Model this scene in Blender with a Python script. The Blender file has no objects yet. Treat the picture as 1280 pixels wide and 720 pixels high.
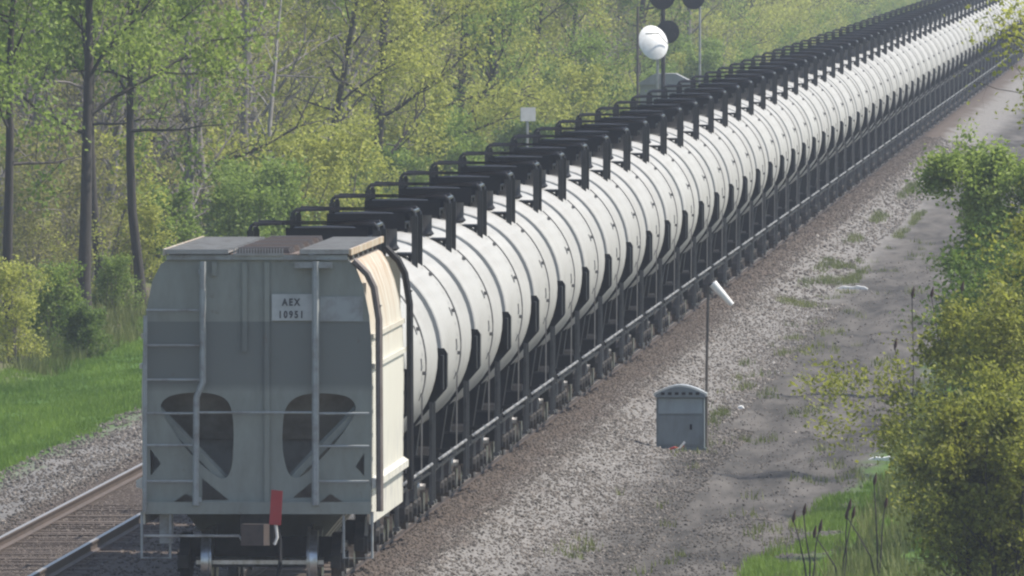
import bpy, math, random
import numpy as np
from mathutils import Vector, Matrix
C = bpy.context.scene
COL = C.collection
R = math.radians

# ------------------------------------------------------------------ camera, world, sun, exposure
CX, CH, F = 13.75, 9.85, 33400.0          # camera x, height over the rail head, focal length in pixels of a 1280 frame
cam_d = bpy.data.cameras.new('camera'); cam = bpy.data.objects.new('camera', cam_d); COL.objects.link(cam)
cam.location = (CX, 0, CH)
yaw, pitch = math.atan(905 / F), math.atan(490 / F)
cam.rotation_euler = (math.pi / 2 - pitch, 0, yaw)
cam_d.sensor_width = 36; cam_d.lens = F * 36 / 1280
cam_d.clip_start = 1; cam_d.clip_end = 12000
C.camera = cam

SUN_EL, SUN_AZ = R(56), R(81)             # azimuth from +Y (along the train) towards +X (right)
w = bpy.data.worlds.new('World'); C.world = w; w.use_nodes = True
wn = w.node_tree
sky = wn.nodes.new('ShaderNodeTexSky'); sky.sky_type = 'NISHITA'; sky.sun_disc = False
sky.sun_elevation = SUN_EL; sky.sun_rotation = SUN_AZ; sky.dust_density = 1.5
bg = wn.nodes['Background']; bg.inputs[1].default_value = 0.13
wn.links.new(sky.outputs[0], bg.inputs[0])
S = Vector((math.cos(SUN_EL) * math.sin(SUN_AZ), math.cos(SUN_EL) * math.cos(SUN_AZ), math.sin(SUN_EL)))
sd = bpy.data.lights.new('sun', 'SUN'); sd.energy = 4.4; sd.angle = R(0.5); sd.color = (1, .94, .84)
sun = bpy.data.objects.new('sun', sd); COL.objects.link(sun)
sun.rotation_euler = S.to_track_quat('Z', 'Y').to_euler()
C.view_settings.view_transform = 'Standard'; C.view_settings.look = 'None'
C.view_settings.exposure = 0.52; C.view_settings.gamma = 1
C.cycles.max_bounces = 6; C.cycles.transparent_max_bounces = 8; C.cycles.volume_bounces = 0
C.cycles.pixel_filter_type = 'BLACKMAN_HARRIS'; C.cycles.filter_width = 2.3
C.cycles.use_denoising = True
HAZE = 0.000115

def px(p, D): return CX - (1545 - p) * D / F       # photo column -> x at distance D
def pz(p, D): return CH - (p + 130) * D / F        # photo row -> z at distance D

# ------------------------------------------------------------------ helpers
def tag(o, label=None, cat=None, group=None, kind=None):
    if label: o['label'] = label
    if cat: o['category'] = cat
    if group: o['group'] = group
    if kind: o['kind'] = kind
    return o
def empty(name, loc, rz=0):
    o = bpy.data.objects.new(name, None); COL.objects.link(o); o.location = loc; o.rotation_euler = (0, 0, rz)
    o.empty_display_size = .2
    return o
def kids(o): return [c for c in bpy.data.objects if c.parent == o]
CH_CACHE = {}
def children(o):
    if o.name not in CH_CACHE: CH_CACHE[o.name] = kids(o)
    return CH_CACHE[o.name]
def copy_tree(o, parent=None, depth=9):
    c = o.copy(); COL.objects.link(c)
    if parent is not None: c.parent = parent
    if depth > 0:
        for ch in children(o): copy_tree(ch, c, depth - 1)
    return c

class MB:
    def __init__(s): s.v = []; s.f = []
    def add(s, v, f):
        n = len(s.v); s.v += [tuple(p) for p in v]; s.f += [tuple(i + n for i in q) for q in f]; return s
    def box(s, x0, x1, y0, y1, z0, z1):
        v = [(x0,y0,z0),(x1,y0,z0),(x1,y1,z0),(x0,y1,z0),(x0,y0,z1),(x1,y0,z1),(x1,y1,z1),(x0,y1,z1)]
        return s.add(v, [(0,3,2,1),(4,5,6,7),(0,1,5,4),(1,2,6,5),(2,3,7,6),(3,0,4,7)])
    def tube(s, pts, r, n=8, cap=True):
        pts = [Vector(p) for p in pts]; rr = r if isinstance(r, (list, tuple)) else [r] * len(pts)
        v = []; f = []; up = None
        for i, p in enumerate(pts):
            d = (pts[min(i+1, len(pts)-1)] - pts[max(i-1, 0)]).normalized()
            if up is None:
                up = Vector((0,0,1)) if abs(d.z) < .9 else Vector((1,0,0))
            a = d.cross(up)
            if a.length < 1e-4: a = d.orthogonal()
            a.normalize(); b = a.cross(d).normalized()
            for k in range(n):
                t = 2*math.pi*(k+.5)/n
                v.append(p + (a*math.cos(t) + b*math.sin(t))*rr[i])
        for i in range(len(pts)-1):
            for k in range(n):
                f.append((i*n+k, i*n+(k+1)%n, (i+1)*n+(k+1)%n, (i+1)*n+k))
        if cap: f.append(tuple(range(n))[::-1]); f.append(tuple((len(pts)-1)*n+k for k in range(n)))
        return s.add(v, f)
    def lathe(s, prof, axis='y', c=(0,0,0), n=48, cap=True):     # prof: (along, radius)
        v = []; f = []
        for a, r in prof:
            for k in range(n):
                t = 2*math.pi*k/n; q = (r*math.cos(t), r*math.sin(t))
                p = {'y': (q[0], a, q[1]), 'x': (a, q[0], q[1]), 'z': (q[0], q[1], a)}[axis]
                v.append((p[0]+c[0], p[1]+c[1], p[2]+c[2]))
        m = len(prof)
        for i in range(m-1):
            for k in range(n):
                f.append((i*n+k, i*n+(k+1)%n, (i+1)*n+(k+1)%n, (i+1)*n+k))
        if cap: f.append(tuple(range(n))[::-1]); f.append(tuple((m-1)*n+k for k in range(n)))
        return s.add(v, f)
    def prism(s, poly, a0, a1, axis='y'):                        # poly in the other two axes
        def P(u, w_, a): return {'y': (u, a, w_), 'x': (a, u, w_), 'z': (u, w_, a)}[axis]
        n = len(poly)
        v = [P(u, w_, a0) for u, w_ in poly] + [P(u, w_, a1) for u, w_ in poly]
        f = [tuple(range(n)), tuple(range(2*n-1, n-1, -1))] + [(i, i+n, (i+1)%n+n, (i+1)%n) for i in range(n)]
        return s.add(v, f)
    def build(s, name, mat, parent=None, loc=(0,0,0), smooth=35):
        m = bpy.data.meshes.new(name); m.from_pydata(s.v, [], s.f); m.update()
        import bmesh
        b = bmesh.new(); b.from_mesh(m); bmesh.ops.recalc_face_normals(b, faces=b.faces); b.to_mesh(m); b.free()
        m.materials.append(mat)
        if smooth:
            m.polygons.foreach_set('use_smooth', [True]*len(m.polygons)); m.set_sharp_from_angle(angle=R(smooth))
        o = bpy.data.objects.new(name, m); COL.objects.link(o); o.location = loc
        if parent: o.parent = parent
        return o

def np_mesh(name, V, Fq, mats, mat_idx=None, tint=None, smooth=False):
    """V (n,3), Fq (m,k) faces of k corners; tint: one float per vertex"""
    m = bpy.data.meshes.new(name); V = np.asarray(V, 'f'); Fq = np.asarray(Fq, 'i')
    m.vertices.add(len(V)); m.vertices.foreach_set('co', V.ravel())
    k = Fq.shape[1]; m.loops.add(Fq.size); m.loops.foreach_set('vertex_index', Fq.ravel())
    m.polygons.add(len(Fq)); m.polygons.foreach_set('loop_start', np.arange(len(Fq), dtype='i')*k)
    for q in mats: m.materials.append(q)
    if mat_idx is not None: m.polygons.foreach_set('material_index', np.asarray(mat_idx, 'i'))
    m.polygons.foreach_set('use_smooth', np.full(len(Fq), smooth, bool))
    if tint is not None:
        a = m.attributes.new('tint', 'FLOAT', 'POINT'); a.data.foreach_set('value', np.asarray(tint, 'f'))
    m.update(calc_edges=True); m.validate()
    return m
def link(name, m, parent=None, loc=(0,0,0)):
    o = bpy.data.objects.new(name, m); COL.objects.link(o); o.location = loc
    if parent: o.parent = parent
    return o

# ------------------------------------------------------------------ materials
def mat(name, col, rough=.6, metal=0, spec=.5):
    m = bpy.data.materials.new(name); m.use_nodes = True; b = m.node_tree.nodes['Principled BSDF']
    b.inputs['Base Color'].default_value = (*col, 1); b.inputs['Roughness'].default_value = rough
    b.inputs['Metallic'].default_value = metal; b.inputs['Specular IOR Level'].default_value = spec
    return m
def nodes(m): return m.node_tree.nodes, m.node_tree.links, m.node_tree.nodes['Principled BSDF']
def noise(m, scale=(1,1,1), size=5, detail=4, rough=.6, space='Object'):
    N, L, b = nodes(m)
    tc = N.new('ShaderNodeTexCoord'); mp = N.new('ShaderNodeMapping'); mp.inputs['Scale'].default_value = scale
    n = N.new('ShaderNodeTexNoise'); n.inputs['Scale'].default_value = size; n.inputs['Detail'].default_value = detail
    n.inputs['Roughness'].default_value = rough
    L.new(tc.outputs[space], mp.inputs[0]); L.new(mp.outputs[0], n.inputs[0])
    return n.outputs[0]
def ramp(m, src, stops):
    N, L, b = nodes(m); r = N.new('ShaderNodeValToRGB'); e = r.color_ramp.elements
    while len(e) < len(stops): e.new(.5)
    for q, (p, c) in zip(e, stops):
        q.position = p; q.color = (*c, 1) if isinstance(c, tuple) else (c, c, c, 1)
    L.new(src, r.inputs[0]); return r.outputs[0]
def mix(m, fac, a, b_, mode='MIX'):
    N, L, b = nodes(m); x = N.new('ShaderNodeMix'); x.data_type = 'RGBA'; x.blend_type = mode
    for sock, v in ((x.inputs[0], fac), (x.inputs[6], a), (x.inputs[7], b_)):
        if hasattr(v, 'links'): L.new(v, sock)
        elif isinstance(v, tuple): sock.default_value = (*v, 1)
        else: sock.default_value = v
    return x.outputs[2]
def math_(m, op, a, b_=0., clamp=False):
    N, L, b = nodes(m); x = N.new('ShaderNodeMath'); x.operation = op; x.use_clamp = clamp
    for sock, v in ((x.inputs[0], a), (x.inputs[1], b_)):
        if hasattr(v, 'links'): L.new(v, sock)
        else: sock.default_value = v
    return x.outputs[0]
def sep(m, space='Object'):
    N, L, b = nodes(m); tc = N.new('ShaderNodeTexCoord'); x = N.new('ShaderNodeSeparateXYZ')
    L.new(tc.outputs[space], x.inputs[0]); return x.outputs
def base(m, c):
    N, L, b = nodes(m); L.new(c, b.inputs['Base Color'])
def maprange(m, v, a, b_, c=0., d=1.):
    N, L, b = nodes(m); x = N.new('ShaderNodeMapRange')
    L.new(v, x.inputs[0])
    for i, q in enumerate((a, b_, c, d)): x.inputs[i+1].default_value = q
    return x.outputs[0]
def dirty(name, col, dirt, rough=.5, scale=(2,2,.35), size=3, lo=.45, hi=.75, metal=0, spec=.5):
    m = mat(name, col, rough, metal, spec)
    f = ramp(m, noise(m, scale, size, 6, .65), [(lo, 0.), (hi, 1.)])
    base(m, mix(m, f, col, dirt)); return m

M = {}
# tank paint: white with grime streaks running down and greyer belly
t = mat('white_tank_paint', (.74,.74,.72), .6, 0, .3)
f1 = ramp(t, noise(t, (1.6,.025,.22), 2.2, 5, .6), [(.40, 0.), (.72, 1.)])
f2 = ramp(t, noise(t, (.5,.02,.5), 1.6, 4, .6), [(.40, 0.), (.7, 1.)])
c1 = mix(t, math_(t, 'MULTIPLY', f1, .55), (.39,.385,.365), (.23,.218,.195))
N_, L_, B_ = nodes(t); oi = N_.new('ShaderNodeObjectInfo')
c2 = mix(t, math_(t, 'MULTIPLY', f2, math_(t, 'MULTIPLY', oi.outputs['Random'], .7)), c1, (.31,.30,.28)); base(t, mix(t, math_(t, 'MULTIPLY', oi.outputs['Random'], .35), c2, (.33,.325,.305)))
M['tank'] = t
M['black'] = dirty('black_equipment_paint', (.006,.006,.008), (.018,.016,.015), .6, (1,1,1), 4, .5, .8, 0, .25)
M['black_gloss'] = dirty('black_rail_paint', (.008,.008,.010), (.025,.025,.025), .3, (1,1,1), 5, .5, .8)
M['truck'] = dirty('grimy_bogie_iron', (.012,.011,.011), (.05,.04,.034), .7, (1,1,1), 3)
M['endlad'] = dirty('grimy_grey_end_ladder', (.085,.085,.085), (.02,.018,.016), .45, (1,.1,1), 3)
M['ladder'] = dirty('dull_grey_side_ladder', (.17,.165,.16), (.07,.065,.06), .7, (1,1,1), 4)
M['placard'] = mat('dull_grey_placard', (.14,.14,.14), .7)
M['sillrail'] = dirty('dusty_grey_sill_rail', (.30,.295,.285), (.05,.047,.045), .5, (1,.5,1), 3, .38, .58)
M['galv'] = dirty('worn_grey_pipe', (.42,.42,.41), (.2,.19,.17), .4, (1,1,1), 3, .45, .7, .3)
M['steel'] = dirty('polished_wheel_tread', (.55,.55,.56), (.35,.33,.31), .28, (3,3,3), 4, .4, .7, .9)
M['rail'] = dirty('rusty_rail_steel', (.085,.062,.05), (.05,.04,.033), .7, (1,.2,1), 4)
M['railtop'] = mat('shiny_rail_head', (.42,.38,.34), .45, .8)
t = mat('weathered_hopper_grey', (.2,.2,.2), .55)
f = ramp(t, noise(t, (1.4,1,.5), 2.4, 7, .7), [(.38, 0.), (.75, 1.)])
c = mix(t, math_(t, 'MULTIPLY', f, .6), (.245,.258,.228), (.14,.138,.115))
z = sep(t)[2]
band = math_(t, 'MULTIPLY', math_(t, 'GREATER_THAN', z, 2.88), math_(t, 'LESS_THAN', z, 3.87))
c = mix(t, math_(t, 'MULTIPLY', band, maprange(t, z, 2.88, 3.0)), c, (.142,.15,.138))     # darker grey band across the end
f = ramp(t, noise(t, (1,1,.6), 4, 5, .7), [(.64, 0.), (.74, 1.)])
c = mix(t, math_(t, 'MULTIPLY', f, .5), c, (.11,.06,.035)); base(t, c)
M['hopper'] = t
M['hopper_light'] = dirty('light_grey_ladder_paint', (.30,.32,.32), (.15,.13,.11), .5, (1,1,1), 3, .45, .75)
M['hopper_dark'] = dirty('dark_slope_sheet', (.22,.225,.21), (.12,.11,.10), .7, (1,1,1), 2)
t = mat('cream_rust_streaked_side', (.72,.66,.52), .5)
z = sep(t)[2]
hi = maprange(t, z, 2.9, 4.55)
f = ramp(t, noise(t, (1,1.1,.10), 3.4, 7, .65), [(.36, 0.), (.58, 1.)])
c = mix(t, math_(t, 'MULTIPLY', f, maprange(t, z, 3.2, 4.5, .08, .95)), (.60,.585,.51), (.36,.23,.115))
f = ramp(t, noise(t, (1,.7,.7), 2.4, 5, .6), [(.50, 0.), (.62, 1.)])
c = mix(t, math_(t, 'MULTIPLY', f, maprange(t, z, 2.6, 1.6, 0., .6)), c, (.34,.33,.33)); base(t, c)
M['cream'] = t
M['roof'] = dirty('pale_galvanised_roof_grating', (.32,.31,.29), (.20,.18,.15), .6, (2,.4,2), 3)
M['hatch'] = dirty('rusty_brown_hatch_cover', (.15,.11,.085), (.08,.06,.05), .75, (2,2,2), 3)
M['coupler'] = dirty('rusty_coupler_iron', (.07,.05,.042), (.04,.032,.03), .75, (2,2,2), 3)
M['corner'] = dirty('brown_grey_corner_ladder', (.13,.11,.10), (.07,.05,.04), .6, (1,1,1), 3)
M['sign'] = dirty('faded_white_plate', (.44,.45,.44), (.33,.34,.33), .6, (1,1,1), 3)
M['ink'] = mat('faded_black_lettering', (.06,.06,.065), .7)
M['red'] = dirty('red_marker_plate', (.36,.03,.03), (.24,.025,.025), .55, (1,1,1), 5)
M['cabinet'] = dirty('grey_blue_cabinet_paint', (.17,.20,.21), (.12,.13,.13), .5, (1,1,.4), 4)
M['cabinet_light'] = dirty('pale_cabinet_panel', (.26,.31,.33), (.20,.23,.24), .5, (1,1,.4), 4)
M['cabinet_roof'] = dirty('bright_metal_roof', (.60,.60,.58), (.42,.41,.38), .35, (1,1,1), 4, .45, .75, .5)
M['white'] = dirty('white_plastic', (.78,.78,.76), (.62,.60,.56), .45, (1,1,1), 4)
M['pole'] = dirty('brown_weathered_pole', (.10,.085,.07), (.06,.05,.04), .7, (3,3,1), 4)
M['concrete'] = dirty('shed_grey_paint', (.30,.30,.29), (.2,.2,.19), .6, (1,1,1), 1)
M['sleeper'] = dirty('dark_brown_sleeper_wood', (.115,.088,.07), (.16,.125,.10), .9, (.6,4,2), 4)
M['bark'] = dirty('grey_brown_bark', (.05,.043,.038), (.026,.022,.02), .9, (3,3,.6), 4)
M['pale_bark'] = dirty('pale_grey_bark', (.30,.28,.25), (.12,.10,.09), .85, (3,3,.8), 3)
M['twig'] = dirty('dull_grey_twig', (.20,.18,.165), (.12,.105,.095), .9, (3,3,.6), 4)
M['seed'] = mat('dark_red_brown_seed_head', (.055,.025,.02), .9)

def leaf_mat(name, a, b_, trans=.52):
    m = bpy.data.materials.new(name); m.use_nodes = True; N = m.node_tree.nodes; L = m.node_tree.links
    N.remove(N['Principled BSDF']); out = N['Material Output']
    at = N.new('ShaderNodeAttribute'); at.attribute_name = 'tint'
    x = N.new('ShaderNodeMix'); x.data_type = 'RGBA'; x.inputs[6].default_value = (*a, 1); x.inputs[7].default_value = (*b_, 1)
    L.new(at.outputs['Fac'], x.inputs[0])
    d = N.new('ShaderNodeBsdfPrincipled'); d.inputs['Roughness'].default_value = .55; d.inputs['Specular IOR Level'].default_value = .3
    tr = N.new('ShaderNodeBsdfTranslucent'); ms = N.new('ShaderNodeMixShader'); ms.inputs[0].default_value = trans
    L.new(x.outputs[2], d.inputs['Base Color']); L.new(x.outputs[2], tr.inputs[0])
    L.new(d.outputs[0], ms.inputs[1]); L.new(tr.outputs[0], ms.inputs[2]); L.new(ms.outputs[0], out.inputs[0])
    return m
M['leaf_yellow'] = leaf_mat('young_yellow_green_leaf', (.27,.29,.048), (.50,.52,.13))
M['leaf_green'] = leaf_mat('fresh_green_leaf', (.13,.19,.035), (.29,.39,.085))
M['leaf_bright'] = leaf_mat('bright_green_leaf', (.16,.22,.04), (.36,.46,.10))
M['leaf_olive'] = leaf_mat('olive_bud_leaf', (.18,.175,.06), (.33,.32,.11))
M['leaf_bronze'] = leaf_mat('bronze_yellow_leaf', (.13,.145,.025), (.36,.38,.065))
M['leaf_deep'] = leaf_mat('deep_green_leaf', (.07,.12,.025), (.18,.26,.055))
M['grass'] = leaf_mat('spring_grass_blade', (.09,.165,.022), (.22,.33,.05), .4)
M['drygrass'] = leaf_mat('mixed_weed_blade', (.09,.12,.03), (.20,.22,.07), .35)

# ------------------------------------------------------------------ ground
rng = np.random.default_rng(7)
PX = [-400,-120,-70,-45,-30,-22,-16,-13.5,-12.2,-9.2,-8.2,-7.2,-6.6,-6.0,-2.9,-1.9,.6,.83,1.6,2.0,2.6,3.2,3.6,7.0,9.5,12,16,40,120,400]
PZ = [14,12,6,3.0,1.2,.3,-.2,-.45,-.6,-.62,-.55,-.45,-.33,-.19,-.19,-.20,-.18,-.055,-.12,-.22,-.40,-.50,-.52,-.55,-.6,-.4,-.3,.5,2,4]
def vnoise(x, y, sx, sy, seed):
    """smooth value noise on numpy arrays"""
    r = np.random.default_rng(seed); T = r.random((128, 128))
    u, v = x/sx + 1000, y/sy + 1000; i, j = np.floor(u).astype(int), np.floor(v).astype(int); a, b = u-i, v-j
    a = a*a*(3-2*a); b = b*b*(3-2*b)
    g = lambda p, q: T[p % 128, q % 128]
    return (g(i,j)*(1-a)+g(i+1,j)*a)*(1-b)+(g(i,j+1)*(1-a)+g(i+1,j+1)*a)*b
def gz(x, y):
    x = np.asarray(x, float); y = np.asarray(y, float)
    z = np.interp(x, PX, PZ)
    road = np.clip((x-2.4)/1.2, 0, 1)*np.clip((11-x)/2, 0, 1)
    z = z + road*((vnoise(x, y, 1.1, 9, 1)-.5)*.10 + (vnoise(x, y, .45, 3, 2)-.5)*.05)
    rut = np.exp(-((x-4.7-.25*np.sin(y/23))/.28)**2) + np.exp(-((x-6.2-.25*np.sin(y/23))/.28)**2)
    z = z - road*rut*.07
    lft = np.clip((-5.6-x)/1., 0, 1)
    z = z + lft*((vnoise(x, y, .8, 5, 3)-.5)*.10)
    wood = np.clip((-11.5-x)/3, 0, 1) + np.clip((x-8.5)/3, 0, 1)
    z = z + wood*((vnoise(x, y, 3, 6, 4)-.5)*.5)
    return z
xs = np.concatenate([[-400,-200,-120,-90,-70,-55,-45,-38,-30,-25,-20], np.arange(-17,-9,.5), np.arange(-9,13.01,.22), [14,16,20,28,40,70,120,250,400]])
ys = np.concatenate([[-200,-60,0,60,120,200,260,310,340,360], np.arange(372,700,.8), np.arange(700,1200,2.5), np.arange(1200,2800,15), [2900,3200,3800,4600,5600]])
X, Y = np.meshgrid(xs, ys, indexing='ij'); Z = gz(X, Y)
idx = np.arange(X.size).reshape(X.shape)
Fq = np.stack([idx[:-1,:-1], idx[1:,:-1], idx[1:,1:], idx[:-1,1:]], -1).reshape(-1, 4)
g = mat('ground_soil', (.2,.19,.17), .95, 0, .1)
o = sep(g); xo = o[0]
wob = math_(g, 'ADD', xo, math_(g, 'MULTIPLY', math_(g, 'SUBTRACT', noise(g, (1,.12,1), 1.0, 5, .65), .5), 2.2))
fine = noise(g, (1,.35,1), 9, 6, .75); mid = noise(g, (1,.1,1), 1.6, 5, .6)
gravel = mix(g, ramp(g, fine, [(.35,0.),(.68,1.)]), (.10,.095,.09), (.27,.255,.24))
dirt = mix(g, ramp(g, noise(g, (1.2,.07,1), 1.1, 6, .68), [(.36,0.),(.62,1.)]), (.042,.039,.036), (.118,.108,.098))
rust = mix(g, ramp(g, fine, [(.3,0.),(.7,1.)]), (.07,.055,.047), (.125,.10,.083))
litter = mix(g, ramp(g, mid, [(.35,0.),(.65,1.)]), (.10,.08,.06), (.09,.11,.035))
turf = mix(g, ramp(g, mid, [(.3,0.),(.7,1.)]), (.05,.10,.02), (.09,.16,.03))
c = mix(g, maprange(g, wob, 1.35, 1.95), rust, gravel)
c = mix(g, maprange(g, wob, 3.0, 3.9), c, dirt)
c = mix(g, maprange(g, wob, 6.9, 7.6), c, turf)
c = mix(g, maprange(g, wob, 9.5, 10.5), c, litter)
c = mix(g, maprange(g, wob, -5.6, -6.1), c, gravel)
c = mix(g, maprange(g, wob, -7.9, -8.5), c, turf)
c = mix(g, maprange(g, wob, -12.0, -12.8), c, litter)
base(g, c)
M['ground'] = g
ground = link('ground', np_mesh('ground', np.stack([X, Y, Z], -1).reshape(-1, 3), Fq, [g], smooth=True)); tag(ground, kind='structure')

# ------------------------------------------------------------------ loose stones (real geometry: the view grazes the ground)
def ico():
    p = (1+5**.5)/2
    v = np.array([(-1,p,0),(1,p,0),(-1,-p,0),(1,-p,0),(0,-1,p),(0,1,p),(0,-1,-p),(0,1,-p),(p,0,-1),(p,0,1),(-p,0,-1),(-p,0,1)])/1.9
    f = np.array([(0,11,5),(0,5,1),(0,1,7),(0,7,10),(0,10,11),(1,5,9),(5,11,4),(11,10,2),(10,7,6),(7,1,8),(3,9,4),(3,4,2),(3,2,6),(3,6,8),(3,8,9),(4,9,5),(2,4,11),(6,2,10),(8,6,7),(9,8,1)])
    return v, f
def stones(name, spots, rad, tint, m):
    v, f = ico(); n = len(spots)
    r = np.random.default_rng(len(spots))
    A = r.normal(size=(n, 3, 3)); A, _ = np.linalg.qr(A)
    sc = r.uniform(.6, 1.25, (n, 1, 3)); jit = r.uniform(.75, 1.2, (n, 12, 1))
    V = np.einsum('nij,nkj->nki', A, v[None]*sc*jit)*rad[:, None, None]; V[:, :, 2] *= .85
    V += spots[:, None, :]
    Fs = (f[None] + (np.arange(n)*12)[:, None, None]).reshape(-1, 3)
    return link(name, np_mesh(name, V.reshape(-1, 3), Fs, [m], tint=np.repeat(tint, 12)))
def scatter(x0, x1, y0, y1, dens, seed):
    r = np.random.default_rng(seed); n = int((x1-x0)*(y1-y0)*dens)
    return r.uniform(x0, x1, n), r.uniform(y0, y1, n), r
sm = bpy.data.materials.new('ballast_stone'); sm.use_nodes = True
N_, L_, B_ = nodes(sm); at = N_.new('ShaderNodeAttribute'); at.attribute_name = 'tint'
base(sm, ramp(sm, at.outputs['Fac'], [(0., (.05,.045,.04)), (.35, (.118,.102,.087)), (.7, (.195,.17,.147)), (.92, (.29,.26,.23)), (1., (.52,.49,.45))])); B_.inputs['Roughness'].default_value = .9
rm = bpy.data.materials.new('rusty_ballast_stone'); rm.use_nodes = True
N_, L_, B_ = nodes(rm); at = N_.new('ShaderNodeAttribute'); at.attribute_name = 'tint'
base(rm, ramp(rm, at.outputs['Fac'], [(0., (.045,.034,.028)), (.5, (.098,.080,.067)), (1., (.19,.16,.14))])); B_.inputs['Roughness'].default_value = .95
P = []; RD = []; TN = []
for (x0, x1, y0, y1, dens, r0, r1) in [(1.55,4.4,380,520,50,.012,.030),(1.55,3.9,520,680,28,.014,.034),(1.5,3.2,680,1100,9,.02,.05),
        (4.3,7.4,380,450,26,.009,.026),(4.0,7.2,450,560,7,.009,.026),(-8.7,-5.75,395,570,30,.014,.036),(3.6,6.5,560,760,2.5,.012,.03)]:
    x, y, r = scatter(x0, x1, y0, y1, dens, int(y0+x1*10))
    keep = r.random(len(x)) < np.clip(.35 + 1.3*vnoise(x, y, .7, 9, 11), 0, 1); x, y = x[keep], y[keep]
    rad = r.uniform(r0, r1, len(x))*r.choice([.8, 1, 1.35], len(x), p=[.45,.45,.1])
    P.append(np.stack([x, y, gz(x, y)+rad*.35], 1)); RD.append(rad); TN.append(np.clip(r.beta(2.2, 2.2, len(x)) + .2*(vnoise(x, y, .9, 14, 12)-.5) - .12*np.clip((x-3.6)/.8, 0, 1), 0, 1))
tag(stones('gravel', np.concatenate(P), np.concatenate(RD), np.concatenate(TN), sm), kind='stuff')
P = []; RD = []; TN = []
for (x0, x1, y0, y1, dens, rr) in [(.86,1.75,382,640,60,.018),(.86,1.75,640,1100,18,.028),(-5.1,-3.85,385,480,46,.022),(-6.0,-5.35,385,520,40,.03),(-3.6,-1.2,380,480,16,.03)]:
    x, y, r = scatter(x0, x1, y0, y1, dens, int(y0+x1*31)); rad = r.uniform(.6, 1.3, len(x))*rr
    P.append(np.stack([x, y, gz(x, y)+rad*.3], 1)); RD.append(rad); TN.append(r.random(len(x)))
tag(stones('track_ballast', np.concatenate(P), np.concatenate(RD), np.concatenate(TN), rm), kind='stuff')

# ------------------------------------------------------------------ tracks
def track(name, x, label):
    t = empty(name, (x, 0, 0)); tag(t, label, 'railway track', 'parallel tracks')
    for s in (-1, 1):
        a = s*.7525
        b = MB().prism([(a-.075,-.17),(a+.075,-.17),(a+.075,-.155),(a+.012,-.135),(a+.012,-.045),(a+.036,-.035),(a+.036,-.004),(a-.036,-.004),(a-.036,-.035),(a-.012,-.045),(a-.012,-.135),(a-.075,-.155)], 300, 3600)
        r_ = b.build('rail', M['rail'], t)
        MB().box(a-.034, a+.034, 300, 3600, -.0035, 0).build('rail_head', M['railtop'], r_)
    rr = random.Random(int(x*10)+99); first = None
    d0 = 384
    for k in range(100):
        y = d0 + k*.56
        if first is None:
            first = MB().box(-1.29, 1.29, -.115, .115, -.35, -.172).build('sleeper', M['sleeper'], t, (0, y, 0))
        else:
            q = first.copy(); COL.objects.link(q); q.parent = t; q.location = (rr.uniform(-.04,.04), y, rr.uniform(-.015,.008)); q.rotation_euler = (0, 0, rr.uniform(-.012,.012))
    b = MB()
    for k in range(100, 900):
        b.box(-1.29, 1.29, d0+k*.56-.115, d0+k*.56+.115, -.35, -.172)
    for k in range(1, 100): b.box(-1.29, 1.29, d0-k*.56-.115, d0-k*.56+.115, -.35, -.172)
    tag(b.build('far_sleepers', M['sleeper'], t), kind='stuff')
track('railway_track', 0, 'rusty track carrying the grain hopper and the tank cars')
track('railway_track', -4.47, 'empty track left of the train, with shiny rail heads and brown sleepers')

# ------------------------------------------------------------------ rolling stock
def wheelset(b_axle, y):
    return MB()
def make_truck(parent, y, wb=.9):
    tr = MB()
    for s in (-1, 1):
        a0, a1 = (1.0, 1.14) if s > 0 else (-1.14, -1.0)
        tr.prism([(y-1.15,.56),(y-.75,.66),(y-.45,.86),(y+.45,.86),(y+.75,.66),(y+1.15,.56),(y+1.15,.38),(y+.8,.36),(y+.42,.22),(y-.42,.22),(y-.8,.36),(y-1.15,.38)], a0, a1, 'x')
        for q in (-1, 1): tr.lathe([(a0-.02 if s < 0 else a1-.06, .15), (a0+.06 if s < 0 else a1+.05, .13)], 'x', (0, y+q*wb, .46), 10)
    tr.box(-1.0, 1.0, y-.2, y+.2, .45, .80)
    t = tr.build('bogie', M['truck'], parent)
    for q in (-1, 1):
        ws = MB().tube([(-.9, y+q*wb, .46), (.9, y+q*wb, .46)], .075, 8)
        for s in (-1, 1):
            ws.lathe([(s*.67,.50),(s*.70,.505),(s*.715,.465),(s*.82,.455),(s*.825,.40),(s*.79,.2),(s*.79,.1)], 'x', (0, y+q*wb, .46), 28)
        ws.build('wheelset', M['steel'], t)
    return t

# --- grain hopper; the end facing the camera is at y = 0 of the car
HY = 375.2; s_ = F/HY
hx = lambda p: (p-317.5)/s_
hz = lambda p: CH - (p+130)/s_
HL = 14.2
hop = empty('covered_hopper', (0, HY, 0))
tag(hop, 'grey and cream covered grain hopper with rust stained side, last car of the train', 'hopper car')
def plate(name, outline, holes, y, th, m, parent):
    cu = bpy.data.curves.new(name, 'CURVE'); cu.dimensions = '2D'; cu.fill_mode = 'BOTH'; cu.extrude = th/2
    for poly in [outline]+holes:
        sp = cu.splines.new('POLY'); sp.points.add(len(poly)-1); sp.use_cyclic_u = True
        for q, (a, b) in zip(sp.points, poly): q.co = (a, b, 0, 1)
    ob = bpy.data.objects.new(name, cu); COL.objects.link(ob)
    me = bpy.data.meshes.new_from_object(ob.evaluated_get(bpy.context.evaluated_depsgraph_get()))
    bpy.data.objects.remove(ob); bpy.data.curves.remove(cu)
    me.transform(Matrix.Translation((0, y, 0)) @ Matrix.Rotation(math.pi/2, 4, 'X')); me.materials.clear(); me.materials.append(m); me.name = name
    return link(name, me, parent)
zq = lambda pts: [(hx(160+a/2.572), hz(440+b/2.572)) for a, b in pts]
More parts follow.
